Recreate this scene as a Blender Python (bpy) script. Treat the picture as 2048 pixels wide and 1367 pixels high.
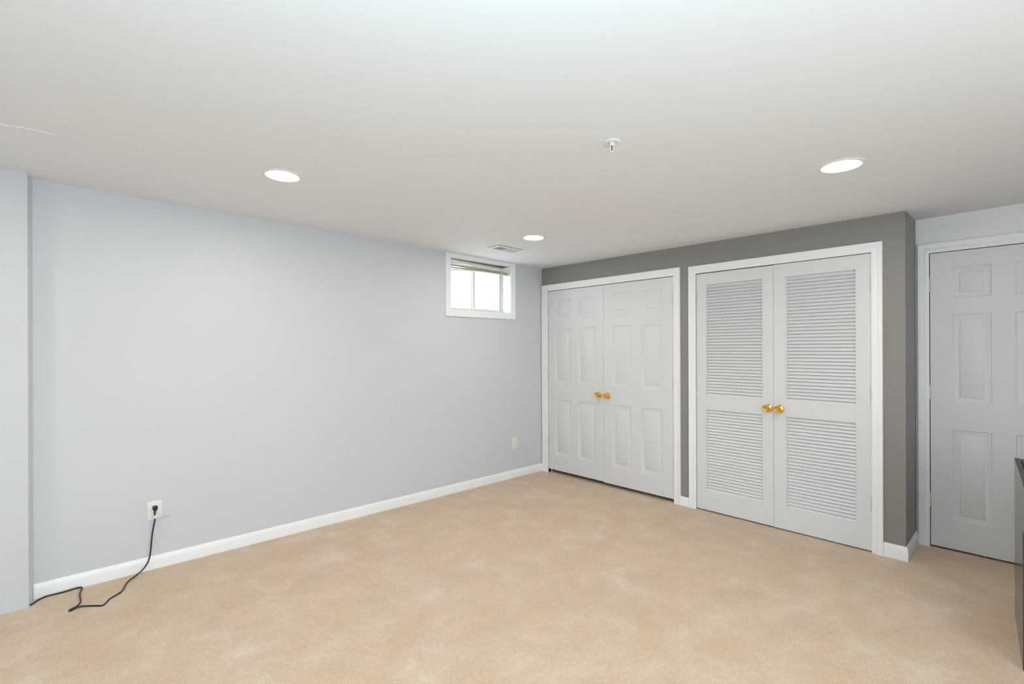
import bpy, bmesh, math, random
from mathutils import Vector, Matrix
random.seed(7)
S = bpy.context.scene
for o in list(bpy.data.objects):
    bpy.data.objects.remove(o)
COL = S.collection
PI = math.pi

# ------------------------------------------------------------------ camera
F_PX, YAW, ROLL = 962.86, 0.8209, -0.0035
cam_d = bpy.data.cameras.new('camera')
cam = bpy.data.objects.new('camera', cam_d)
COL.objects.link(cam)
cam_d.sensor_fit = 'HORIZONTAL'
cam_d.sensor_width = 36.0
cam_d.lens = F_PX / 2048 * 36.0
cam_d.shift_y = 13.9 / 2048
cam_d.clip_start = 0.02
fwd = Vector((math.cos(YAW), math.sin(YAW), 0))
rt = Vector((math.sin(YAW), -math.cos(YAW), 0))
up = Vector((0, 0, 1))
r2 = rt * math.cos(ROLL) + up * math.sin(ROLL)
u2 = -rt * math.sin(ROLL) + up * math.cos(ROLL)
M = Matrix((r2, u2, -fwd)).transposed().to_4x4()
M.translation = Vector((-4.0212, -3.8125, 1.3934))
cam.matrix_world = M
S.camera = cam

# ------------------------------------------------------------------ world, lights, exposure
S.view_settings.view_transform = 'Standard'
S.view_settings.look = 'None'
S.view_settings.exposure = 0.09
S.view_settings.gamma = 1.0
S.view_settings.use_curve_mapping = False
wd = bpy.data.worlds.new('overcast_sky')
S.world = wd
wd.use_nodes = True
bg = wd.node_tree.nodes['Background']
bg.inputs[0].default_value = (0.86, 0.95, 1.0, 1)
bg.inputs[1].default_value = 3.6


def area(name, loc, direction, sx, sy, power, color):
    ld = bpy.data.lights.new(name, 'AREA')
    ld.shape = 'RECTANGLE'
    ld.size, ld.size_y = sx, sy
    ld.energy = power
    ld.color = color
    o = bpy.data.objects.new(name, ld)
    COL.objects.link(o)
    o.location = loc
    o.rotation_euler = Vector(direction).to_track_quat('-Z', 'Y').to_euler()
    return o


# added area light inside the side wall, standing in for unseen window light
area('daylight_fill', (-3.6, -5.52, 1.15), (0.0, 1, 0.0), 3.2, 1.9, 27, (1.0, 0.96, 0.91))
# added unseen area light, an assumed strobe brightening the ceiling
area('assumed_bounce_flash', (-4.1, -3.9, 1.5), (0, 0, 1), 0.5, 0.5, 46.0, (0.50, 0.83, 1.0))

# ------------------------------------------------------------------ helpers


def mat(name, color, rough=0.5, metal=0.0, bump=0.0, bscale=300.0, var=0.0, vscale=3.0, spec=0.5):
    m = bpy.data.materials.new(name)
    m.use_nodes = True
    nt = m.node_tree
    b = nt.nodes['Principled BSDF']
    b.inputs['Base Color'].default_value = (*color, 1)
    b.inputs['Roughness'].default_value = rough
    b.inputs['Metallic'].default_value = metal
    b.inputs['Specular IOR Level'].default_value = spec
    tc = nt.nodes.new('ShaderNodeTexCoord')
    if bump > 0:
        n = nt.nodes.new('ShaderNodeTexNoise')
        n.inputs['Scale'].default_value = bscale
        n.inputs['Detail'].default_value = 3
        nt.links.new(tc.outputs['Object'], n.inputs['Vector'])
        bp = nt.nodes.new('ShaderNodeBump')
        bp.inputs['Strength'].default_value = bump
        bp.inputs['Distance'].default_value = 0.002
        nt.links.new(n.outputs['Fac'], bp.inputs['Height'])
        nt.links.new(bp.outputs['Normal'], b.inputs['Normal'])
    if var > 0:
        n = nt.nodes.new('ShaderNodeTexNoise')
        n.inputs['Scale'].default_value = vscale
        n.inputs['Detail'].default_value = 4
        nt.links.new(tc.outputs['Object'], n.inputs['Vector'])
        r = nt.nodes.new('ShaderNodeMapRange')
        r.inputs['From Min'].default_value = 0.3
        r.inputs['From Max'].default_value = 0.7
        r.inputs['To Min'].default_value = 1 - var
        r.inputs['To Max'].default_value = 1 + var
        nt.links.new(n.outputs['Fac'], r.inputs['Value'])
        mx = nt.nodes.new('ShaderNodeVectorMath')
        mx.operation = 'SCALE'
        mx.inputs[0].default_value = color
        nt.links.new(r.outputs['Result'], mx.inputs['Scale'])
        nt.links.new(mx.outputs['Vector'], b.inputs['Base Color'])
    return m


def carpet_mat():
    m = bpy.data.materials.new('beige_carpet')
    m.use_nodes = True
    nt = m.node_tree
    b = nt.nodes['Principled BSDF']
    b.inputs['Roughness'].default_value = 0.95
    b.inputs['Specular IOR Level'].default_value = 0.1
    b.inputs['Sheen Weight'].default_value = 0.15
    tc = nt.nodes.new('ShaderNodeTexCoord')

    def noise(scale, detail, rough=0.6, dist=0.0):
        n = nt.nodes.new('ShaderNodeTexNoise')
        n.inputs['Scale'].default_value = scale
        n.inputs['Detail'].default_value = detail
        n.inputs['Roughness'].default_value = rough
        n.inputs['Distortion'].default_value = dist
        nt.links.new(tc.outputs['Object'], n.inputs['Vector'])
        return n
    big = noise(4.2, 6, 0.64, 0.35)
    fine = noise(170, 4, 0.75)
    mid = noise(38, 3, 0.6)

    def ramp(src, stops):
        r = nt.nodes.new('ShaderNodeValToRGB')
        els = r.color_ramp.elements
        els[0].position, els[0].color = stops[0][0], (*stops[0][1], 1)
        els[1].position, els[1].color = stops[-1][0], (*stops[-1][1], 1)
        for p, c in stops[1:-1]:
            e = els.new(p)
            e.color = (*c, 1)
        nt.links.new(src.outputs['Fac'], r.inputs['Fac'])
        return r
    rb = ramp(big, [(0.32, (0.640, 0.480, 0.340)), (0.50, (0.680, 0.525, 0.390)), (0.60, (0.705, 0.558, 0.428)), (0.72, (0.755, 0.635, 0.520))])
    rf = ramp(fine, [(0.25, (0.60, 0.60, 0.60)), (0.5, (1.0, 1.0, 1.0)), (0.75, (1.22, 1.22, 1.22))])
    rm = ramp(mid, [(0.3, (0.94, 0.94, 0.94)), (0.7, (1.05, 1.05, 1.05))])
    m1 = nt.nodes.new('ShaderNodeMix')
    m1.data_type = 'RGBA'
    m1.blend_type = 'MULTIPLY'
    m1.inputs[0].default_value = 1
    m2 = nt.nodes.new('ShaderNodeMix')
    m2.data_type = 'RGBA'
    m2.blend_type = 'MULTIPLY'
    m2.inputs[0].default_value = 1
    nt.links.new(rb.outputs['Color'], m1.inputs[6])
    nt.links.new(rf.outputs['Color'], m1.inputs[7])
    nt.links.new(m1.outputs[2], m2.inputs[6])
    nt.links.new(rm.outputs['Color'], m2.inputs[7])
    nt.links.new(m2.outputs[2], b.inputs['Base Color'])
    add = nt.nodes.new('ShaderNodeMath')
    add.operation = 'MULTIPLY_ADD'
    nt.links.new(mid.outputs['Fac'], add.inputs[0])
    add.inputs[1].default_value = 0.6
    nt.links.new(fine.outputs['Fac'], add.inputs[2])
    bp = nt.nodes.new('ShaderNodeBump')
    bp.inputs['Strength'].default_value = 0.45
    bp.inputs['Distance'].default_value = 0.006
    nt.links.new(add.outputs[0], bp.inputs['Height'])
    nt.links.new(bp.outputs['Normal'], b.inputs['Normal'])
    return m


def emit_mat(name, color, strength):
    m = bpy.data.materials.new(name)
    m.use_nodes = True
    nt = m.node_tree
    b = nt.nodes['Principled BSDF']
    b.inputs['Base Color'].default_value = (0.9, 0.9, 0.88, 1)
    b.inputs['Emission Color'].default_value = (*color, 1)
    b.inputs['Emission Strength'].default_value = strength
    return m


def glass_mat():
    m = bpy.data.materials.new('window_glass')
    m.use_nodes = True
    nt = m.node_tree
    nt.nodes.remove(nt.nodes['Principled BSDF'])
    out = nt.nodes['Material Output']
    t = nt.nodes.new('ShaderNodeBsdfTransparent')
    t.inputs[0].default_value = (0.94, 0.97, 0.96, 1)
    g = nt.nodes.new('ShaderNodeBsdfGlossy')
    g.inputs['Roughness'].default_value = 0.02
    mx = nt.nodes.new('ShaderNodeMixShader')
    mx.inputs[0].default_value = 0.06
    nt.links.new(t.outputs[0], mx.inputs[1])
    nt.links.new(g.outputs[0], mx.inputs[2])
    nt.links.new(mx.outputs[0], out.inputs['Surface'])
    return m


MT = {
    'wall': mat('pale_grey_wall_paint', (0.645, 0.680, 0.725), 0.55, bump=0.06, bscale=160, var=0.008, vscale=2),
    'alcove': mat('near_white_wall_paint', (0.87, 0.89, 0.91), 0.5, bump=0.05, bscale=160),
    'accent': mat('dark_grey_wall_paint', (0.275, 0.268, 0.260), 0.55, bump=0.22, bscale=220, var=0.03, vscale=120),
    'ceiling': mat('white_ceiling_paint', (0.845, 0.855, 0.88), 0.75, bump=0.04, bscale=120),
    'trim': mat('white_trim_paint', (0.92, 0.945, 0.975), 0.35, bump=0.03, bscale=60),
    'door': mat('pale_grey_door_paint', (0.745, 0.765, 0.785), 0.38, bump=0.05, bscale=90),
    'carpet': carpet_mat(),
    'brass': mat('polished_brass', (0.86, 0.56, 0.16), 0.16, metal=1.0),
    'hinge': mat('painted_hinge_metal', (0.68, 0.66, 0.61), 0.38, metal=0.25),
    'plastic': mat('white_plastic', (0.84, 0.84, 0.84), 0.35),
    'slot': mat('dark_slot', (0.03, 0.03, 0.03), 0.6),
    'black': mat('black_rubber', (0.012, 0.011, 0.011), 0.42),
    'tie': mat('tan_paper_tie', (0.47, 0.34, 0.25), 0.8),
    'lens': emit_mat('warm_lit_lens', (1.0, 0.925, 0.815), 136.0),
    'fixture': mat('white_fixture_enamel', (0.84, 0.83, 0.82), 0.4),
    'duct': mat('dark_duct_shade', (0.035, 0.034, 0.030), 0.8),
    'chrome': mat('chrome', (0.8, 0.8, 0.8), 0.2, metal=1.0),
    'bulb': mat('dark_red_glass_bulb', (0.05, 0.01, 0.02), 0.2),
    'vinyl': mat('white_vinyl', (0.80, 0.81, 0.80), 0.4),
    'seal': mat('grey_seal', (0.22, 0.23, 0.23), 0.6),
    'glass': glass_mat(),
    'slat': mat('cream_aluminium_slat', (0.76, 0.74, 0.64), 0.45, var=0.08, vscale=30),
    'wood': mat('dark_brown_veneer', (0.055, 0.044, 0.038), 0.16, var=0.18, vscale=40),
    'woodtop': mat('dark_brown_veneer_top', (0.075, 0.064, 0.055), 0.5, var=0.18, vscale=40, spec=0.2),
    'blackpanel': mat('black_lacquer', (0.012, 0.011, 0.010), 0.4),
    'gapshade': mat('painted_shade', (0.045, 0.038, 0.032), 0.8),  # near-black shade painted on the window head and closet walls
}


def link(name, me, m, parent=None):
    o = bpy.data.objects.new(name, me)
    COL.objects.link(o)
    if m is not None and not me.materials:
        me.materials.append(m)
    if parent:
        o.parent = parent
    return o


def obj(name, bm, m, parent=None, smooth=False, loc=None):
    bmesh.ops.recalc_face_normals(bm, faces=bm.faces)
    me = bpy.data.meshes.new(name)
    bm.to_mesh(me)
    bm.free()
    if smooth:
        for p in me.polygons:
            p.use_smooth = True
        try:
            me.set_sharp_from_angle(angle=math.radians(38))
        except Exception:
            pass
    o = link(name, me, m, parent)
    if loc is not None:
        o.location = loc
    return o


def tag(o, label=None, cat=None, group=None, kind=None):
    if label:
        o['label'] = label
    if cat:
        o['category'] = cat
    if group:
        o['group'] = group
    if kind:
        o['kind'] = kind
    return o


def empty(name, loc, label, cat, group=None, rot=None):
    o = bpy.data.objects.new(name, None)
    COL.objects.link(o)
    o.location = loc
    o.empty_display_size = 0.05
    if rot:
        o.rotation_euler = rot
    return tag(o, label, cat, group)


def box(bm, a, b, bevel=0.0, seg=2, rot=None):
    lo = Vector([min(a[i], b[i]) for i in range(3)])
    hi = Vector([max(a[i], b[i]) for i in range(3)])
    r = bmesh.ops.create_cube(bm, size=1.0)
    vs = r['verts']
    mtx = Matrix.Translation((lo + hi) / 2) @ (rot or Matrix()) @ Matrix.Diagonal((*(hi - lo), 1))
    bmesh.ops.transform(bm, matrix=mtx, verts=vs)
    if bevel > 0:
        es = list({e for v in vs for e in v.link_edges})
        bmesh.ops.bevel(bm, geom=es, offset=bevel, segments=seg, affect='EDGES', profile=0.5)
    return vs


def lathe(bm, prof, axis='z', n=32, origin=(0, 0, 0)):
    """prof: list of (r, h); axis: 'z' up, '-x' towards the room from a wall facing -x"""
    rings = []
    for r, h in prof:
        ring = []
        for k in range(n):
            a = 2 * PI * k / n
            c, s = math.cos(a) * r, math.sin(a) * r
            p = (c, s, h) if axis == 'z' else (-h, c, s)
            ring.append(bm.verts.new(Vector(p) + Vector(origin)))
        rings.append(ring)
    for a, b in zip(rings, rings[1:]):
        for k in range(n):
            bm.faces.new((a[k], a[(k + 1) % n], b[(k + 1) % n], b[k]))
    for ring in (rings[0], rings[-1]):
        if len(ring) > 2:
            try:
                bm.faces.new(ring)
            except ValueError:
                pass


def tube(bm, pts, r, n=8):
    pts = [Vector(p) for p in pts]
    rings = []
    prev = None
    for i, p in enumerate(pts):
        t = (pts[min(i + 1, len(pts) - 1)] - pts[max(i - 1, 0)]).normalized()
        if prev is None:
            ref = Vector((0, 0, 1)) if abs(t.z) < 0.9 else Vector((1, 0, 0))
            prev = t.cross(ref).normalized()
        a = (prev - t * prev.dot(t)).normalized()
        b = t.cross(a)
        prev = a
        rings.append([bm.verts.new(p + (a * math.cos(2 * PI * k / n) + b * math.sin(2 * PI * k / n)) * r) for k in range(n)])
    for x, y in zip(rings, rings[1:]):
        for k in range(n):
            bm.faces.new((x[k], x[(k + 1) % n], y[(k + 1) % n], y[k]))
    bm.faces.new(rings[0])
    bm.faces.new(rings[-1])


def spline(pts, sub=6):
    P = [Vector(p) for p in pts]
    P = [P[0] * 2 - P[1]] + P + [P[-1] * 2 - P[-2]]
    out = []
    for i in range(1, len(P) - 2):
        p0, p1, p2, p3 = P[i - 1:i + 3]
        for k in range(sub):
            t = k / sub
            out.append(0.5 * ((2 * p1) + (-p0 + p2) * t + (2 * p0 - 5 * p1 + 4 * p2 - p3) * t * t + (-p0 + 3 * p1 - 3 * p2 + p3) * t ** 3))
    out.append(P[-2])
    return out


def wall_with_holes(u0, u1, z0, z1, holes, thick, to_world):
    """grid slab with rectangular openings; to_world(u, z, t) maps, t in 0..thick"""
    bm = bmesh.new()
    us = sorted({u0, u1} | {h[0] for h in holes} | {h[1] for h in holes})
    zs = sorted({z0, z1} | {h[2] for h in holes} | {h[3] for h in holes})
    cache = {}

    def V(u, z, t):
        k = (round(u, 5), round(z, 5), t)
        if k not in cache:
            cache[k] = bm.verts.new(to_world(u, z, t))
        return cache[k]

    def solid(i, j):
        if i < 0 or j < 0 or i >= len(us) - 1 or j >= len(zs) - 1:
            return False
        cu, cz = (us[i] + us[i + 1]) / 2, (zs[j] + zs[j + 1]) / 2
        return not any(h[0] < cu < h[1] and h[2] < cz < h[3] for h in holes)
    for i in range(len(us) - 1):
        for j in range(len(zs) - 1):
            if not solid(i, j):
                continue
            a, b, c, d = us[i], us[i + 1], zs[j], zs[j + 1]
            for t in (0, thick):
                bm.faces.new((V(a, c, t), V(b, c, t), V(b, d, t), V(a, d, t)))
            for (di, dj, p, q) in ((-1, 0, (a, c), (a, d)), (1, 0, (b, c), (b, d)), (0, -1, (a, c), (b, c)), (0, 1, (a, d), (b, d))):
                if not solid(i + di, j + dj):
                    bm.faces.new((V(*p, 0), V(*q, 0), V(*q, thick), V(*p, thick)))
    return bm


# ------------------------------------------------------------------ measured layout
D = 0.4264            # alcove wall with the single door stands this far behind the closet wall
CEND = -3.2635        # end of the dark closet wall
XB, YB = -6.6, -5.6   # room limits behind the camera
COLX, COLY = -4.158, -0.107


def zc(x, y):
    return 2.3113 - 0.0111 * x + 0.0081 * y


# ------------------------------------------------------------------ shell
bm = bmesh.new()
box(bm, (XB - 0.15, YB - 0.15, -0.12), (1.35, 0.35, 0.0))
tag(obj('floor', bm, MT['carpet']), 'wall to wall beige cut-pile carpet covering the whole floor', 'carpet', kind='structure')

bm = bmesh.new()
xs = [XB - 0.2, 0.0, D, 1.4]
ys = [YB - 0.2, -3.79, CEND, 0.4]
grid = {}
for i, x in enumerate(xs):
    for j, y in enumerate(ys):
        z = zc(x, y)
        if i >= 2:
            z = 2.3036 if j <= 1 else 2.2993 if j == 2 else 2.312
        grid[i, j] = (bm.verts.new((x, y, z)), bm.verts.new((x, y, 2.62)))
for i in range(3):
    for j in range(3):
        q = [(i, j), (i + 1, j), (i + 1, j + 1), (i, j + 1)]
        bm.faces.new([grid[k][0] for k in q])
        bm.faces.new([grid[k][1] for k in q])
per = [(i, 0) for i in range(4)] + [(3, j) for j in range(1, 4)] + [(i, 3) for i in (2, 1, 0)] + [(0, j) for j in (2, 1)]
for a, b in zip(per, per[1:] + per[:1]):
    bm.faces.new((grid[a][0], grid[b][0], grid[b][1], grid[a][1]))
ceiling = tag(obj('ceiling', bm, MT['ceiling']), 'smooth white painted drywall ceiling', 'ceiling', kind='structure')
# lifting paper edge of a drywall seam
bm = bmesh.new()
sp = spline([(-4.45, -0.846, 0), (-4.30, -0.852, 0), (-4.215, -0.8554, 0), (-4.19, -0.8527, 0), (-4.161, -0.868, 0), (-4.10, -0.874, 0), (-4.05, -0.876, 0)], 5)
top, bot = [], []
for k, p in enumerate(sp):
    w = 0.0035 * math.sin(PI * min(1, (k + 1) / len(sp) * 0.98 + 0.01)) + 0.0006
    z = zc(p.x, p.y)
    top.append((bm.verts.new((p.x, p.y + w, z + 0.001)), bm.verts.new((p.x, p.y - w, z - 0.0025)), bm.verts.new((p.x, p.y - w, z + 0.001))))
for a, b in zip(top, top[1:]):
    for q in range(3):
        bm.faces.new((a[q], a[(q + 1) % 3], b[(q + 1) % 3], b[q]))
bm.faces.new(top[0])
bm.faces.new(top[-1])
obj('drywall_seam', bm, MT['trim'], ceiling)

# window wall (far left in view), its face at y = 0
WX0, WX1, WZ0, WZ1 = -1.2821, -0.4883, 1.772, 2.2838
bm = wall_with_holes(XB - 0.15, 1.35, -0.1, 2.5, [(WX0, WX1, WZ0, WZ1)], 0.188, lambda u, z, t: (u, t, z))
tag(obj('wall_left', bm, MT['wall']), 'long pale grey wall with the small high window', 'wall', kind='structure')
bm = bmesh.new()
poly = [(XB - 0.1, COLY), (COLX - 0.008, COLY), (COLX - 0.0055, COLY + 0.0012), (COLX - 0.004, COLY + 0.004), (COLX + 0.010, 0.0), (COLX + 0.010, 0.03), (XB - 0.1, 0.03)]
lo = [bm.verts.new((x, y, -0.05)) for x, y in poly]
hi = [bm.verts.new((x, y, 2.45)) for x, y in poly]
for k in range(len(poly)):
    bm.faces.new((lo[k], lo[(k + 1) % len(poly)], hi[(k + 1) % len(poly)], hi[k]))
bm.faces.new(lo)
bm.faces.new(hi)
tag(obj('wall_corner', bm, MT['wall']), 'pale grey projecting wall section at the far left end of the window wall', 'wall', kind='structure')

# dark closet wall, face at x = 0
C1 = (-0.097, -1.634, 2.045)
C2 = (-1.842, -3.083, 2.040)
bm = wall_with_holes(CEND, 0.02, -0.1, 2.5, [(C1[1], C1[0], -0.05, C1[2]), (C2[1], C2[0], -0.05, C2[2])], 0.115, lambda u, z, t: (t, u, z))
box(bm, (0.115, CEND, -0.1), (D + 0.02, CEND + 0.115, 2.5))
tag(obj('wall_front', bm, MT['accent']), 'dark grey accent wall holding the two pairs of closet doors', 'wall', kind='structure')

# alcove wall with the single door, face at x = D
D3Y0, D3Y1, D3Z = -3.337, -4.068, 2.053
bm = wall_with_holes(YB - 0.1, CEND + 0.01, -0.1, 2.5, [(D3Y1, D3Y0, -0.05, D3Z)], 0.115, lambda u, z, t: (D + t, u, z))
tag(obj('wall_right', bm, MT['alcove']), 'pale wall around the single door at the right edge', 'wall', kind='structure')

# closet interiors, their shade put into a near-black colour, and the unseen room limits
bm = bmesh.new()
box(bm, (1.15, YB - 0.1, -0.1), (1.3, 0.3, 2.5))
tag(obj('wall_closet', bm, MT['gapshade']), 'unlit back wall inside the closets behind the doors', 'wall', kind='structure')
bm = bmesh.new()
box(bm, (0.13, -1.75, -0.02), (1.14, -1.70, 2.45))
tag(obj('wall_divider', bm, MT['gapshade']), 'unlit partition between the two closets', 'wall', kind='structure')
bm = wall_with_holes(YB - 0.1, 0.1, -0.1, 2.6, [], 0.15, lambda u, z, t: (XB - t, u, z))
tag(obj('wall_back', bm, MT['wall']), 'plain pale grey wall at the far left end of the room behind the camera', 'wall', kind='structure')
bm = wall_with_holes(XB - 0.1, 1.3, -0.1, 2.6, [(-4.4, -2.8, 0.06, 2.12)], 0.15, lambda u, z, t: (u, YB - t, z))
tag(obj('wall_side', bm, MT['wall']), 'pale grey wall to the right of the camera with an added unglazed opening', 'wall', kind='structure')  # unseen opening added here, sized for the sky light it lets in

# ------------------------------------------------------------------ trim
CASE = [(0.0, 0.0), (0.0, 0.009), (0.004, 0.011), (0.016, 0.012), (0.024, 0.0125), (0.030, 0.0105), (0.036, 0.0135), (0.054, 0.017), (0.061, 0.017), (0.063, 0.014), (0.063, 0.0)]


def casing(name, y0, y1, ztop, face_x, widths, label, zbot=0.0):
    """three-sided moulded casing round a door opening; y0 left, y1 right, in a wall facing -x"""
    bm = bmesh.new()
    wl, wt, wr = [w / 0.063 for w in widths]
    st = []
    for (u, t) in CASE:
        x = face_x - t
        st.append([(x, y0 + u * wl, zbot), (x, y0 + u * wl, ztop + u * wt), (x, y1 - u * wr, ztop + u * wt), (x, y1 - u * wr, zbot)])
    vs = [[bm.verts.new(p) for p in s] for s in st]
    n = len(vs)
    for k in range(n):
        a, b = vs[k], vs[(k + 1) % n]
        for i in range(3):
            bm.faces.new((a[i], a[i + 1], b[i + 1], b[i]))
    bm.faces.new([v[0] for v in vs])
    bm.faces.new([v[3] for v in vs])
    # jamb boards lining the opening
    for y, s in ((y0, 1), (y1, -1)):
        box(bm, (face_x + 0.0005, y, zbot), (face_x + 0.11, y + s * 0.012, ztop))
    box(bm, (face_x + 0.0005, y0, ztop), (face_x + 0.11, y1, ztop + 0.012))
    # door stop behind the leaves
    for y, s in ((y0, -1), (y1, 1)):
        box(bm, (face_x + 0.042, y, zbot), (face_x + 0.055, y + s * 0.012, ztop))
    box(bm, (face_x + 0.042, y0, ztop), (face_x + 0.055, y1, ztop - 0.012))
    return tag(obj(name, bm, MT['trim'], smooth=True), label, 'door frame', kind='structure')


casing('trim_1', C1[0], C1[1], C1[2], 0.0, (0.087, 0.070, 0.064), 'white moulded casing around the panelled double closet doors')
casing('trim_2', C2[0], C2[1], C2[2], 0.0, (0.064, 0.067, 0.063), 'white moulded casing around the louvered double closet doors')
casing('trim_3', D3Y0, D3Y1, D3Z, D, (0.063, 0.068, 0.063), 'white moulded casing around the single door at the right edge')

BASE = [(0.0, 0.0), (0.0125, 0.0), (0.0125, 0.056), (0.011, 0.064), (0.0085, 0.070), (0.0075, 0.077), (0.004, 0.082), (0.0, 0.083)]


def baseboard(name, path, normals, label, hs=1.0):
    """path: list of (x, y); normals: outward offset dir per path vertex (mitred)"""
    bm = bmesh.new()
    rings = []
    for (x, y), (nx, ny) in zip(path, normals):
        rings.append([bm.verts.new((x + nx * t, y + ny * t, z * hs)) for t, z in BASE])
    for a, b in zip(rings, rings[1:]):
        for k in range(len(BASE)):
            bm.faces.new((a[k], a[(k + 1) % len(BASE)], b[(k + 1) % len(BASE)], b[k]))
    bm.faces.new(rings[0])
    bm.faces.new(rings[-1])
    return tag(obj(name, bm, MT['trim'], smooth=True), label, 'baseboard', kind='structure')


baseboard('baseboard_left', [(COLX + 0.010, 0), (-0.012, 0)], [(0, -1), (0, -1)], 'long white baseboard along the pale window wall')
baseboard('baseboard_middle', [(0, C1[1] - 0.064), (0, C2[0] + 0.064)], [(-1, 0), (-1, 0)], 'short white baseboard piece between the two closet door frames', 0.96)
baseboard('baseboard_right', [(0, C2[1] - 0.063), (0, CEND), (D, CEND)], [(-1, 0), (-1, -1), (0, -1)], 'white baseboard wrapping the outer corner of the dark wall', 1.12)

# ------------------------------------------------------------------ doors
ROWS = [(0.2144, 0.8315), (1.0146, 1.6200), (1.7320, 1.9430)]


def panel_leaf_bm(w, z0, z1, cols, rows, th=0.035):
    """leaf with hinge-side or left edge at y = 0, running to y = -w, front at x = 0 facing -x"""
    bm = bmesh.new()
    us = sorted({0, w} | {c for p in cols for c in p})
    zs = sorted({z0, z1} | {r for p in rows for r in p})
    cache = {}

    def V(u, z, x=0.0):
        k = (round(u, 5), round(z, 5), round(x, 5))
        if k not in cache:
            cache[k] = bm.verts.new((x, -u, z))
        return cache[k]
    PROF = [(0.0, 0.0), (0.003, 0.0045), (0.009, 0.0065), (0.013, 0.0050), (0.018, 0.0075), (0.036, 0.0070), (0.0400, 0.0030), (0.043, 0.0018)]
    for i in range(len(us) - 1):
        for j in range(len(zs) - 1):
            a, b, c, d = us[i], us[i + 1], zs[j], zs[j + 1]
            cu, cz = (a + b) / 2, (c + d) / 2
            if any(p[0] < cu < p[1] for p in cols) and any(r[0] < cz < r[1] for r in rows):
                loops = []
                for off, dep in PROF:
                    loops.append([V(a + off, c + off, dep), V(b - off, c + off, dep), V(b - off, d - off, dep), V(a + off, d - off, dep)])
                for l0, l1 in zip(loops, loops[1:]):
                    for k in range(4):
                        bm.faces.new((l0[k], l0[(k + 1) % 4], l1[(k + 1) % 4], l1[k]))
                bm.faces.new(loops[-1])
            else:
                bm.faces.new((V(a, c), V(b, c), V(b, d), V(a, d)))
    B = [bm.verts.new((th, -u, z)) for u, z in ((0, z0), (w, z0), (w, z1), (0, z1))]
    bm.faces.new(B)
    bot = [V(u, z0) for u in us]
    topv = [V(u, z1) for u in us]
    bm.faces.new(bot + [B[1], B[0]])
    bm.faces.new(topv + [B[2], B[3]])
    bm.faces.new([V(0, z) for z in zs] + [B[3], B[0]])
    bm.faces.new([V(w, z) for z in zs] + [B[2], B[1]])
    return bm


def louver_leaf_bm(w, z0, z1, u0, u1, rows, th=0.035):
    bm = bmesh.new()
    us = [0, u0, u1, w]
    edges = [z0, rows[0][0], rows[0][1], rows[1][0], rows[1][1], z1]
    box(bm, (0, 0, z0), (th, -u0, z1))
    box(bm, (0, -u1, z0), (th, -w, z1))
    for a, b in ((edges[0], edges[1]), (edges[2], edges[3]), (edges[4], edges[5])):
        box(bm, (0.0, -u0, a), (th, -u1, b))
    # small bead framing each opening
    for r in rows:
        for (ya, yb, za, zb) in ((u0, u0 + 0.007, r[0], r[1]), (u1 - 0.007, u1, r[0], r[1])):
            box(bm, (0.003, -ya, za), (0.030, -yb, zb), bevel=0.001, seg=1)
    return bm


def louver_bm(u0, u1, za, zb, n):
    bm = bmesh.new()
    pitch = (zb - za) / n
    for k in range(n):
        zc0 = za + pitch * (k + 0.5)
        h, dp, t = pitch * 1.04 / 2, 0.0078, 0.0042
        # slat cross-section: lower edge towards the room
        c = Vector((0.0155, 0, zc0))
        d = Vector((dp, 0, h)).normalized()
        nrm = Vector((-d.z, 0, d.x))
        L = Vector((dp, 0, h)).length
        pts = []
        for s, e in ((-L, -t / 2), (-L - 0.0012, 0), (-L, t / 2), (L, t / 2), (L + 0.0012, 0), (L, -t / 2)):
            pts.append(c + d * s + nrm * e)
        A = [bm.verts.new((p.x, -u0, p.z)) for p in pts]
        B = [bm.verts.new((p.x, -u1, p.z)) for p in pts]
        for q in range(6):
            bm.faces.new((A[q], A[(q + 1) % 6], B[(q + 1) % 6], B[q]))
        bm.faces.new(A)
        bm.faces.new(B)
    return bm


def hinge_mesh():
    bm = bmesh.new()
    L, r = 0.090, 0.0062
    for k in range(5):
        a, b = -L / 2 + k * L / 5 + 0.0005, -L / 2 + (k + 1) * L / 5 - 0.0005
        lathe(bm, [(r * 0.9, a), (r, a + 0.0008), (r, b - 0.0008), (r * 0.9, b)], n=12)
    for s in (-1, 1):
        lathe(bm, [(0.0045, s * L / 2), (0.0055, s * (L / 2 + 0.002)), (0.003, s * (L / 2 + 0.005)), (0.0008, s * (L / 2 + 0.006))], n=12)
    bmesh.ops.translate(bm, verts=bm.verts, vec=(-0.006, 0, 0))
    box(bm, (-0.0030, -0.0085, -L / 2), (0.0005, 0.0085, L / 2))
    bmesh.ops.recalc_face_normals(bm, faces=bm.faces)
    me = bpy.data.meshes.new('hinge')
    bm.to_mesh(me)
    bm.free()
    for p in me.polygons:
        p.use_smooth = True
    me.set_sharp_from_angle(angle=math.radians(38))
    me.materials.append(MT['hinge'])
    return me


HINGE = hinge_mesh()


def hinge(parent, y, z):
    o = bpy.data.objects.new('hinge', HINGE)
    COL.objects.link(o)
    o.parent = parent
    o.location = (0, y, z)


def mesh_of(bm, name, m, smooth=True):
    bmesh.ops.recalc_face_normals(bm, faces=bm.faces)
    me = bpy.data.meshes.new(name)
    bm.to_mesh(me)
    bm.free()
    if smooth:
        for p in me.polygons:
            p.use_smooth = True
        me.set_sharp_from_angle(angle=math.radians(38))
    me.materials.append(m)
    return me


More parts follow.
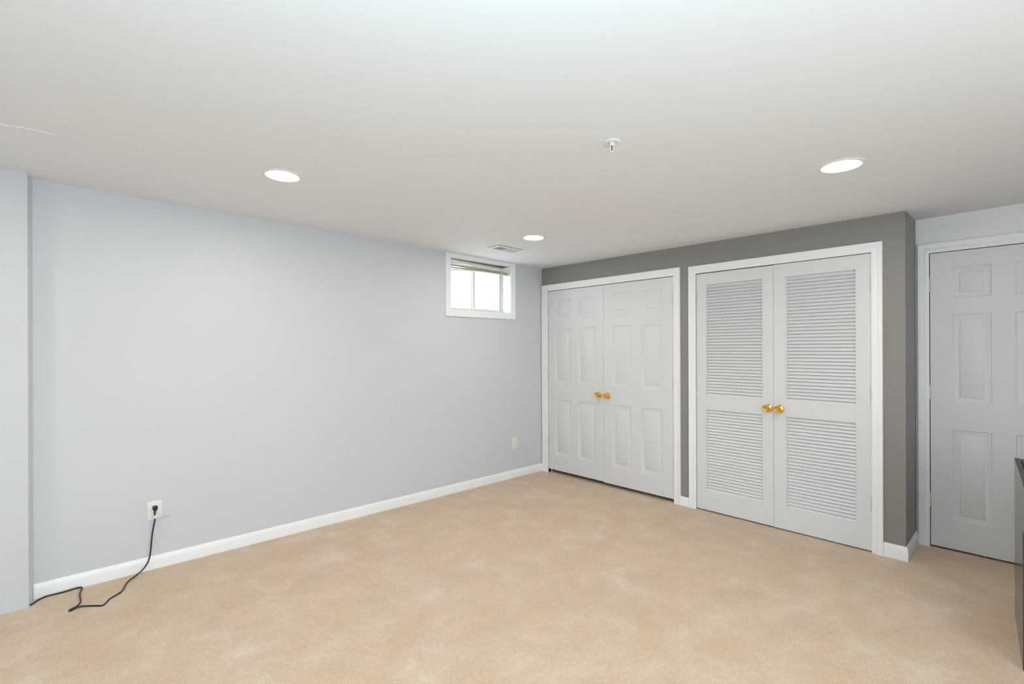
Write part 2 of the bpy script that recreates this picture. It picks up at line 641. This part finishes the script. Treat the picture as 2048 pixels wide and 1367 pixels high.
bm = bmesh.new()
lathe(bm, [(0.0115, 0.006), (0.0110, 0.022), (0.0125, 0.030), (0.019, 0.037), (0.0245, 0.045), (0.0255, 0.052), (0.0240, 0.059), (0.0205, 0.063), (0.0185, 0.0625), (0.0165, 0.0595), (0.0110, 0.0575), (0.0075, 0.058), (0.0068, 0.0605), (0.002, 0.0612)], axis='-x', n=36)
KNOB = mesh_of(bm, 'knob', MT['brass'])
bm = bmesh.new()
lathe(bm, [(0.0330, -0.0005), (0.0330, 0.003), (0.0318, 0.0055), (0.0285, 0.0072), (0.024, 0.0075), (0.0215, 0.0095), (0.0165, 0.0125), (0.0135, 0.0130)], axis='-x', n=36)
ROSE = mesh_of(bm, 'rosette', MT['brass'])


def knob(parent, y, z):
    k = bpy.data.objects.new('knob', KNOB)
    r = bpy.data.objects.new('rosette', ROSE)
    for o in (k, r):
        COL.objects.link(o)
    k.parent = parent
    k.location = (0, y, z)
    r.parent = k
    k['label'] = 'polished brass round door knob'


G1 = -0.859
# panelled closet pair
dl = obj('door_1', panel_leaf_bm(0.759, 0.040, 2.040, [(0.1015, 0.3260), (0.4330, 0.6585)], ROWS), MT['door'], loc=(0.002, -0.0990, 0), smooth=True)
dr = obj('door_2', panel_leaf_bm(0.7705, 0.034, 2.040, [(0.1095, 0.3280), (0.4375, 0.6580)], ROWS), MT['door'], loc=(0.002, -0.8605, 0), smooth=True)
tag(dl, 'left leaf of the pale grey panelled closet pair, next to the room corner', 'door', kind='structure')
tag(dr, 'right leaf of the pale grey panelled closet pair', 'door', kind='structure')
for z in (1.827, 1.086, 0.341):
    hinge(dl, 0.002, z + 0.006)
    hinge(dr, -0.772, z)
knob(dl, -0.709, 0.922)
knob(dr, -0.051, 0.917)
# louvered closet pair
LR = [(0.180, 0.870), (0.990, 1.936)]
ll = obj('door_3', louver_leaf_bm(0.6185, 0.012, 2.034, 0.085, 0.542, LR), MT['door'], loc=(0.002, -1.8440, 0))
lr = obj('door_4', louver_leaf_bm(0.6165, 0.010, 2.036, 0.087, 0.533, LR), MT['door'], loc=(0.002, -2.4645, 0))
tag(ll, 'left leaf of the pale grey louvered closet pair', 'door', kind='structure')
tag(lr, 'right leaf of the pale grey louvered closet pair', 'door', kind='structure')
for leaf, a, b in ((ll, 0.092, 0.535), (lr, 0.094, 0.526)):
    obj('louver_panel', louver_bm(a, b, LR[0][0], LR[0][1], 27), MT['door'], leaf)
    obj('louver_panel', louver_bm(a, b, LR[1][0], LR[1][1], 37), MT['door'], leaf)
for z in (1.822, 1.078, 0.333):
    hinge(ll, 0.002, z)
    hinge(lr, -0.6185, z)
knob(ll, -0.5795, 0.926)
knob(lr, -0.0415, 0.926)
# single door
de = obj('door_5', panel_leaf_bm(0.722, 0.014, 2.049, [(0.1135, 0.3065), (0.4145, 0.6075)], ROWS), MT['door'], loc=(D + 0.002, -3.3410, 0), smooth=True)
tag(de, 'single pale grey six panel door partly cut off by the right edge', 'door', kind='structure')
for z in (1.831, 1.079, 0.328):
    hinge(de, 0.002, z)
knob(de, -0.655, 0.92)

# ------------------------------------------------------------------ window
RD = 0.127
bm = bmesh.new()
t = 0.006
box(bm, (WX0, 0.0, WZ0 - 0.001), (WX1, RD, WZ0 + t))
box(bm, (WX0 - 0.001, 0.0, WZ0 + t), (WX0 + t, RD, WZ1 - t))
box(bm, (WX1 - t, 0.0, WZ0 + t), (WX1 + 0.001, RD, WZ1 - t))
win = tag(obj('window_1', bm, MT['trim']), 'small high sliding window with white casing near the room corner', 'window', kind='structure')


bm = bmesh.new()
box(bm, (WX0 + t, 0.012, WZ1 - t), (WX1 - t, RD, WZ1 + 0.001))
obj('head_shade_board', bm, MT['gapshade'], win)  # recess head coloured near-black to paint the shade above the blind
bm = bmesh.new()
box(bm, (WX0 + t, 0.0, WZ1 - t), (WX1 - t, 0.0118, WZ1 + 0.001))
obj('head_edge', bm, MT['trim'], win)


def rect_frame(bm, x0, x1, z0, z1, prof):
    """closed mitred frame in a wall facing -y; prof (u outward, t towards the room)"""
    vs = []
    for u, tt in prof:
        vs.append([bm.verts.new(p) for p in ((x0 - u, -tt, z0 - u), (x1 + u, -tt, z0 - u), (x1 + u, -tt, z1 + u), (x0 - u, -tt, z1 + u))])
    n = len(vs)
    for k in range(n):
        a, b = vs[k], vs[(k + 1) % n]
        for i in range(4):
            bm.faces.new((a[i], a[(i + 1) % 4], b[(i + 1) % 4], b[i]))


bm = bmesh.new()
rect_frame(bm, WX0, WX1, WZ0, WZ1, [(0, 0), (0, 0.010), (0.003, 0.012), (0.032, 0.013), (0.040, 0.016), (0.057, 0.017), (0.061, 0.014), (0.061, 0)])
for v in bm.verts:
    v.co.z = min(v.co.z, zc(v.co.x, v.co.y) - 0.002)
obj('casing', bm, MT['trim'], win, smooth=True)
bm = bmesh.new()
fx0, fx1, fz0, fz1 = WX0 + t, WX1 - t, WZ0 + t, WZ1 - t
for (a, b) in (((fx0, RD, fz0), (fx1, RD + 0.06, fz0 + 0.018)), ((fx0, RD, fz1 - 0.018), (fx1, RD + 0.06, fz1)), ((fx0, RD, fz0 + 0.018), (fx0 + 0.016, RD + 0.06, fz1 - 0.018)), ((fx1 - 0.016, RD, fz0 + 0.018), (fx1, RD + 0.06, fz1 - 0.018))):
    box(bm, a, b, bevel=0.002, seg=1)
obj('frame', bm, MT['vinyl'], win)
XM = -0.885


def sash(x0, x1, y, m):
    z0, z1 = fz0 + 0.016, fz1 - 0.016
    w = 0.022
    bm = bmesh.new()
    box(bm, (x0, y, z0), (x1, y + 0.022, z0 + w), bevel=0.002, seg=1)
    box(bm, (x0, y, z1 - w), (x1, y + 0.022, z1), bevel=0.002, seg=1)
    box(bm, (x0, y, z0 + w), (x0 + w, y + 0.022, z1 - w), bevel=0.002, seg=1)
    box(bm, (x1 - w, y, z0 + w), (x1, y + 0.022, z1 - w), bevel=0.002, seg=1)
    s = obj('sash', bm, m, win)
    bm = bmesh.new()
    box(bm, (x0 + w - 0.003, y + 0.009, z0 + w - 0.003), (x1 - w + 0.003, y + 0.013, z1 - w + 0.003))
    obj('glass_pane', bm, MT['glass'], s)
    bm = bmesh.new()
    for xx in (x0 + w, x1 - w):
        box(bm, (xx - 0.0025, y - 0.0006, z0 + w), (xx + 0.0025, y + 0.004, z1 - w))
    obj('seal', bm, MT['seal'], s)


sash(fx0 + 0.010, XM + 0.012, RD + 0.030, MT['vinyl'])
sash(XM - 0.014, fx1 - 0.010, RD + 0.005, MT['vinyl'])

# raised venetian blind bunched at the top of the window
bl = empty('venetian_blind', ((WX0 + WX1) / 2, 0.032, 2.25), 'cream venetian blind pulled up crooked at the top of the small window', 'blind')
HW = (WX1 - WX0) / 2 - 0.012


def slatpiece(za, zb, y, w, thick, sag=0.0, roll=0.0, n=14):
    bm = bmesh.new()
    rows = []
    for i in range(n + 1):
        f = i / n
        x = -HW + 2 * HW * f
        z = za + (zb - za) * f + sag * math.sin(PI * f)
        row = []
        for (dy, dz) in ((-w / 2, -0.0012), (0, 0.0012), (w / 2, -0.0012)):
            yy, zz = dy * math.cos(roll) - dz * math.sin(roll), dy * math.sin(roll) + dz * math.cos(roll)
            row.append(Vector((x, y + yy, z + zz)))
        rows.append([bm.verts.new(p + Vector((0, 0, thick / 2))) for p in row] + [bm.verts.new(p - Vector((0, 0, thick / 2))) for p in reversed(row)])
    for a, b in zip(rows, rows[1:]):
        for k in range(6):
            bm.faces.new((a[k], a[(k + 1) % 6], b[(k + 1) % 6], b[k]))
    bm.faces.new(rows[0])
    bm.faces.new(rows[-1])
    return bm


# positions below are relative to the blind's origin at z = 2.25
bm = slatpiece(0.015, -0.013, 0, 0.026, 0.022, sag=-0.002)
obj('headrail', bm, MT['slat'], bl)
NS = 8
for k in range(NS):
    f = (k + 1) / NS
    za = -0.004 - 0.062 * f + random.uniform(-0.002, 0.002)
    zb = -0.028 - 0.030 * f + random.uniform(-0.001, 0.001)
    bm = slatpiece(za, zb, random.uniform(-0.004, 0.004), 0.025, 0.0016, sag=0.012 * f * random.uniform(0.6, 1.2), roll=random.uniform(-0.25, 0.45))
    obj('slat', bm, MT['slat'], bl, smooth=True)
bm = slatpiece(-0.080, -0.064, 0, 0.024, 0.010, sag=0.013)
obj('bottom_rail', bm, MT['slat'], bl)
for x in (-0.03, 0.26):
    bm = bmesh.new()
    tube(bm, [(x, -0.016, 0.005), (x + 0.002, -0.019, -0.03), (x, -0.016, -0.070)], 0.0016)
    obj('lift_cord', bm, MT['plastic'], bl)

# ------------------------------------------------------------------ ceiling fittings
bm = bmesh.new()
lathe(bm, [(0.0765, 0.008), (0.0760, -0.0014), (0.079, -0.0034), (0.090, -0.0055), (0.101, -0.0035), (0.103, 0.0), (0.103, 0.002)], n=64)
for f in [f for f in bm.faces if len(f.verts) > 4]:
    bm.faces.remove(f)
TRIM = mesh_of(bm, 'trim_ring', MT['fixture'])
bm = bmesh.new()
lathe(bm, [(0.0757, 0.004), (0.0757, -0.0008), (0.060, -0.0011), (0.030, -0.0013), (0.002, -0.0014)], n=64)
LENS = mesh_of(bm, 'lens', MT['lens'])
lamps = [(-3.149, -1.054, 'lit round recessed ceiling light over the left part of the room'),
         (-1.188, -3.178, 'lit round recessed ceiling light in front of the louvered closet doors'),
         (-1.167, -1.015, 'lit round recessed ceiling light nearest the small window and ceiling vent'),
         (-3.15, -3.18, 'lit round recessed ceiling light just in front of the camera position'),
         (-5.10, -1.05, 'lit round recessed ceiling light over the left end of the room behind the camera'),
         (-5.10, -3.18, 'lit round recessed ceiling light behind the camera position')]
for (x, y, lb) in lamps:
    e = empty('recessed_light', (x, y, zc(x, y)), lb, 'ceiling light', 'recessed ceiling lights')
    e.rotation_euler = (0.0081, 0.0111, 0)
    for nm, me in (('trim_ring', TRIM), ('lens', LENS)):
        link(nm, me, None, e)

# supply air register
vx, vy = -1.035, -0.528
vt = empty('ceiling_vent', (vx, vy, zc(vx, vy)), 'white rectangular air vent in the ceiling above the small window', 'vent')
vt.rotation_euler = (0.0081, 0.0111, 0)
bm = bmesh.new()
HX, HY, b = 0.151, 0.076, 0.024
pr = [(0.0, -0.0035), (0.0005, -0.0060), (b - 0.006, -0.0115), (b, -0.0115), (b, -0.001), (b - 0.0015, -0.001), (b - 0.0015, -0.0098), (b - 0.006, -0.0098), (0.002, -0.0045)]
vs = [[bm.verts.new((sx * (HX - u), sy * (HY - u), z)) for sx, sy in ((-1, -1), (1, -1), (1, 1), (-1, 1))] for u, z in pr]
for k in range(len(vs)):
    q = vs[(k + 1) % len(vs)]
    for i in range(4):
        bm.faces.new((vs[k][i], vs[k][(i + 1) % 4], q[(i + 1) % 4], q[i]))
obj('frame', bm, MT['fixture'], vt)
bm = bmesh.new()
box(bm, (-HX + 0.010, -HY + 0.010, -0.0012), (HX - 0.010, HY - 0.010, 0.003))
obj('duct_shade_plate', bm, MT['duct'], vt)  # flat near-black plate paints the shade behind the fins and frame
for side in (-1, 1):
    bm = bmesh.new()
    n = 11
    for k in range(n):
        x = side * (0.008 + (HX - b - 0.010) * (k + 0.5) / n)
        r = Matrix.Rotation(math.radians(50 if side < 0 else -22), 4, 'Y')
        box(bm, (x - 0.0006, -HY + b + 0.0005, -0.0115), (x + 0.0006, HY - b - 0.0005, -0.0025), rot=r)
    obj('louver_bank', bm, MT['fixture'], vt)
bm = bmesh.new()
box(bm, (-0.003, -HY + b, -0.0115), (0.003, HY - b, -0.0010))
obj('divider', bm, MT['fixture'], vt)
bm = bmesh.new()
box(bm, (HX - 0.035, -0.006, -0.020), (HX - 0.031, 0.006, -0.006), bevel=0.001, seg=1)
obj('damper_lever', bm, MT['fixture'], vt)

# fire sprinkler
sx, sy = -2.2264, -2.5444
spk = empty('fire_sprinkler', (sx, sy, zc(sx, sy)), 'small white pendent fire sprinkler head hanging from the ceiling', 'sprinkler')
bm = bmesh.new()
lathe(bm, [(0.038, 0.0), (0.038, -0.003), (0.034, -0.006), (0.027, -0.006), (0.025, -0.002), (0.025, 0.0006), (0.002, 0.0008)], n=40)
obj('escutcheon', bm, MT['fixture'], spk, smooth=True)
bm = bmesh.new()
lathe(bm, [(0.012, 0.0), (0.012, -0.010), (0.009, -0.012), (0.009, -0.016), (0.002, -0.017)], n=20)
for s in (-1, 1):
    tube(bm, spline([(s * 0.007, 0, -0.014), (s * 0.0115, 0, -0.022), (s * 0.010, 0, -0.034), (s * 0.003, 0, -0.043)], 4), 0.0021)
lathe(bm, [(0.004, -0.040), (0.0045, -0.047), (0.002, -0.050)], n=12)
obj('body', bm, MT['plastic'], spk, smooth=True)
bm = bmesh.new()
lathe(bm, [(0.001, -0.015), (0.0022, -0.018), (0.0022, -0.036), (0.001, -0.041)], n=10)
obj('bulb', bm, MT['bulb'], spk, smooth=True)
bm = bmesh.new()
for k in range(12):
    a = 2 * PI * k / 12
    box(bm, (0.003, -0.0022, -0.0505), (0.0135, 0.0022, -0.0493), rot=None)
    bmesh.ops.rotate(bm, cent=(0, 0, 0), matrix=Matrix.Rotation(2 * PI / 12, 3, 'Z'), verts=bm.verts)
lathe(bm, [(0.006, -0.0492), (0.006, -0.0506)], n=16)
obj('deflector', bm, MT['plastic'], spk)

# ------------------------------------------------------------------ outlets


def outlet(loc, label):
    e = empty('wall_outlet', loc, label, 'outlet', 'wall outlets')
    bm = bmesh.new()
    box(bm, (-0.040, -0.0065, -0.061), (0.040, 0.0, 0.061), bevel=0.003, seg=2)
    obj('faceplate', bm, MT['plastic'], e, smooth=True)
    for s in (-1, 1):
        bm = bmesh.new()
        n = 28
        pts = []
        for k in range(n):
            a = 2 * PI * k / n
            pts.append((0.0172 * math.cos(a), max(-0.0140, min(0.0140, 0.0172 * math.sin(a)))))
        A = [bm.verts.new((x, -0.0060, z + s * 0.0195)) for x, z in pts]
        B = [bm.verts.new((x * 0.97, -0.0085, z * 0.97 + s * 0.0195)) for x, z in pts]
        for k in range(n):
            bm.faces.new((A[k], A[(k + 1) % n], B[(k + 1) % n], B[k]))
        bm.faces.new(B)
        bm.faces.new(A)
        r = obj('receptacle', bm, MT['plastic'], e)
        bm = bmesh.new()
        zz = s * 0.0195
        box(bm, (-0.0078, -0.0089, zz - 0.001), (-0.0055, -0.0080, zz + 0.0085))
        box(bm, (0.0055, -0.0089, zz), (0.0078, -0.0080, zz + 0.0075))
        bmv = bmesh.ops.create_circle(bm, cap_ends=True, segments=12, radius=0.0026)['verts']
        bmesh.ops.transform(bm, matrix=Matrix.Translation((0, -0.0088, zz - 0.0075)) @ Matrix.Rotation(PI / 2, 4, 'X'), verts=bmv)
        obj('slots', bm, MT['slot'], r)
    bm = bmesh.new()
    lathe(bm, [(0.0032, 0.0), (0.0030, 0.0012), (0.001, 0.0015)], n=14)
    bmesh.ops.transform(bm, matrix=Matrix.Translation((0, -0.0062, 0)) @ Matrix.Rotation(PI / 2, 4, 'X'), verts=bm.verts)
    obj('screw', bm, MT['chrome'], e)
    return e


outlet((-3.5975, 0, 0.371), 'white wall outlet with a black cord plugged in, on the left of the window wall')
outlet((-0.436, 0, 0.369), 'empty white wall outlet below the small window near the closet doors')

# black cord
bm = bmesh.new()
R = 0.0042
pts = [(-3.6000, -0.030, 0.372), (-3.6005, -0.033, 0.345), (-3.6005, -0.034, 0.318), (-3.608, -0.030, 0.27), (-3.6135, -0.028, 0.228), (-3.6185, -0.028, 0.175), (-3.623, -0.030, 0.12), (-3.634, -0.034, 0.068),
       (-3.662, -0.044, 0.028), (-3.700, -0.070, 0.010), (-3.7448, -0.125, R), (-3.7763, -0.235, R), (-3.800, -0.268, R), (-3.8357, -0.305, R), (-3.856, -0.350, R), (-3.8720, -0.366, R), (-3.892, -0.350, R), (-3.9239, -0.322, R),
       (-3.955, -0.309, R + 0.004), (-3.978, -0.311, R + 0.003), (-3.995, -0.320, R), (-4.003, -0.312, R), (-3.994, -0.299, R), (-3.978, -0.288, R), (-3.963, -0.262, R), (-3.9555, -0.225, R), (-3.957, -0.17, R), (-3.9566, -0.112, R + 0.001),
       (-3.948, -0.055, R + 0.002), (-3.947, -0.034, R + 0.003), (-3.956, -0.022, R + 0.003), (-3.974, -0.019, R + 0.003), (-4.000, -0.020, R + 0.002), (-4.029, -0.023, R + 0.001), (-4.065, -0.019, R), (-4.095, -0.020, R), (-4.118, -0.034, R), (-4.136, -0.056, R), (-4.150, -0.083, R), (-4.157, -0.092, R)]
tube(bm, spline(pts, 6), R, 10)
cord = obj('power_cord', bm, MT['black'], smooth=True)
tag(cord, 'thin black power cord hanging from the left outlet and trailing over the carpet', 'power cord')
bm = bmesh.new()
box(bm, (-3.6105, -0.036, 0.380), (-3.5850, -0.0092, 0.404), bevel=0.004, seg=2)
box(bm, (-3.6065, -0.038, 0.371), (-3.5900, -0.016, 0.384), bevel=0.004, seg=2)
obj('plug', bm, MT['black'], cord, smooth=True)
bm = bmesh.new()
tube(bm, spline([(-3.598, -0.040, 0.336), (-3.585, -0.046, 0.333), (-3.565, -0.046, 0.330), (-3.545, -0.040, 0.331), (-3.530, -0.036, 0.329), (-3.524, -0.036, 0.324)], 4), 0.0016, 6)
tie = obj('twist_tie', bm, MT['tie'], cord)
tie['label'] = 'thin tan twist tie sticking out to the right'
bm = bmesh.new()
box(bm, (-3.606, -0.041, 0.326), (-3.584, -0.026, 0.346), bevel=0.004, seg=2, rot=Matrix.Rotation(0.6, 4, 'Y'))
w = obj('paper_tag', bm, MT['plastic'], cord)
w['label'] = 'white paper wrap around the cord'

# ------------------------------------------------------------------ dark cabinet cut off by the right edge
ang = math.atan2(0.0305, 0.56)
cb = empty('cabinet', (-0.39, -3.759, 0), 'dark brown glossy cabinet end cut off by the right edge of the view', 'cabinet', rot=(0, 0, PI + ang))
# local frame: +x runs towards the camera side, +y runs away to the right of the view


def prism(poly, y0, y1):
    bm = bmesh.new()
    A = [bm.verts.new((x, y0, z)) for x, z in poly]
    B = [bm.verts.new((x, y1, z)) for x, z in poly]
    n = len(poly)
    for k in range(n):
        bm.faces.new((A[k], A[(k + 1) % n], B[(k + 1) % n], B[k]))
    bm.faces.new(A)
    bm.faces.new(B)
    return bm


arm = [(0, 0), (0.61, 0), (0.61, 0.61), (0.86, 0.61), (0.86, 0.800), (0.655, 0.806), (0.650, 0.812), (0, 0.815)]
obj('side_panel', prism(arm, 0.0, 0.0205), MT['wood'], cb)
obj('edge_band', prism([(0.0, 0.8152), (0.0, 0.8165), (0.6485, 0.8135), (0.6485, 0.8124)], 0.0, 0.0205), MT['woodtop'], cb)
obj('side_panel', prism(arm, 1.12, 1.15), MT['wood'], cb)
obj('top', prism([(0, 0.785), (0.65, 0.785), (0.65, 0.815), (0, 0.815)], 0.0245, 1.114), MT['woodtop'], cb)
obj('shelf', prism([(0.66, 0.62), (0.84, 0.62), (0.84, 0.79), (0.66, 0.80)], 0.0210, 1.1195), MT['woodtop'], cb)
obj('front_panel', prism([(0.575, 0.02), (0.605, 0.02), (0.605, 0.784), (0.575, 0.784)], 0.0210, 1.1195), MT['blackpanel'], cb)
obj('back_panel', prism([(0.004, 0.02), (0.016, 0.02), (0.016, 0.784), (0.004, 0.784)], 0.0210, 1.1195), MT['blackpanel'], cb)
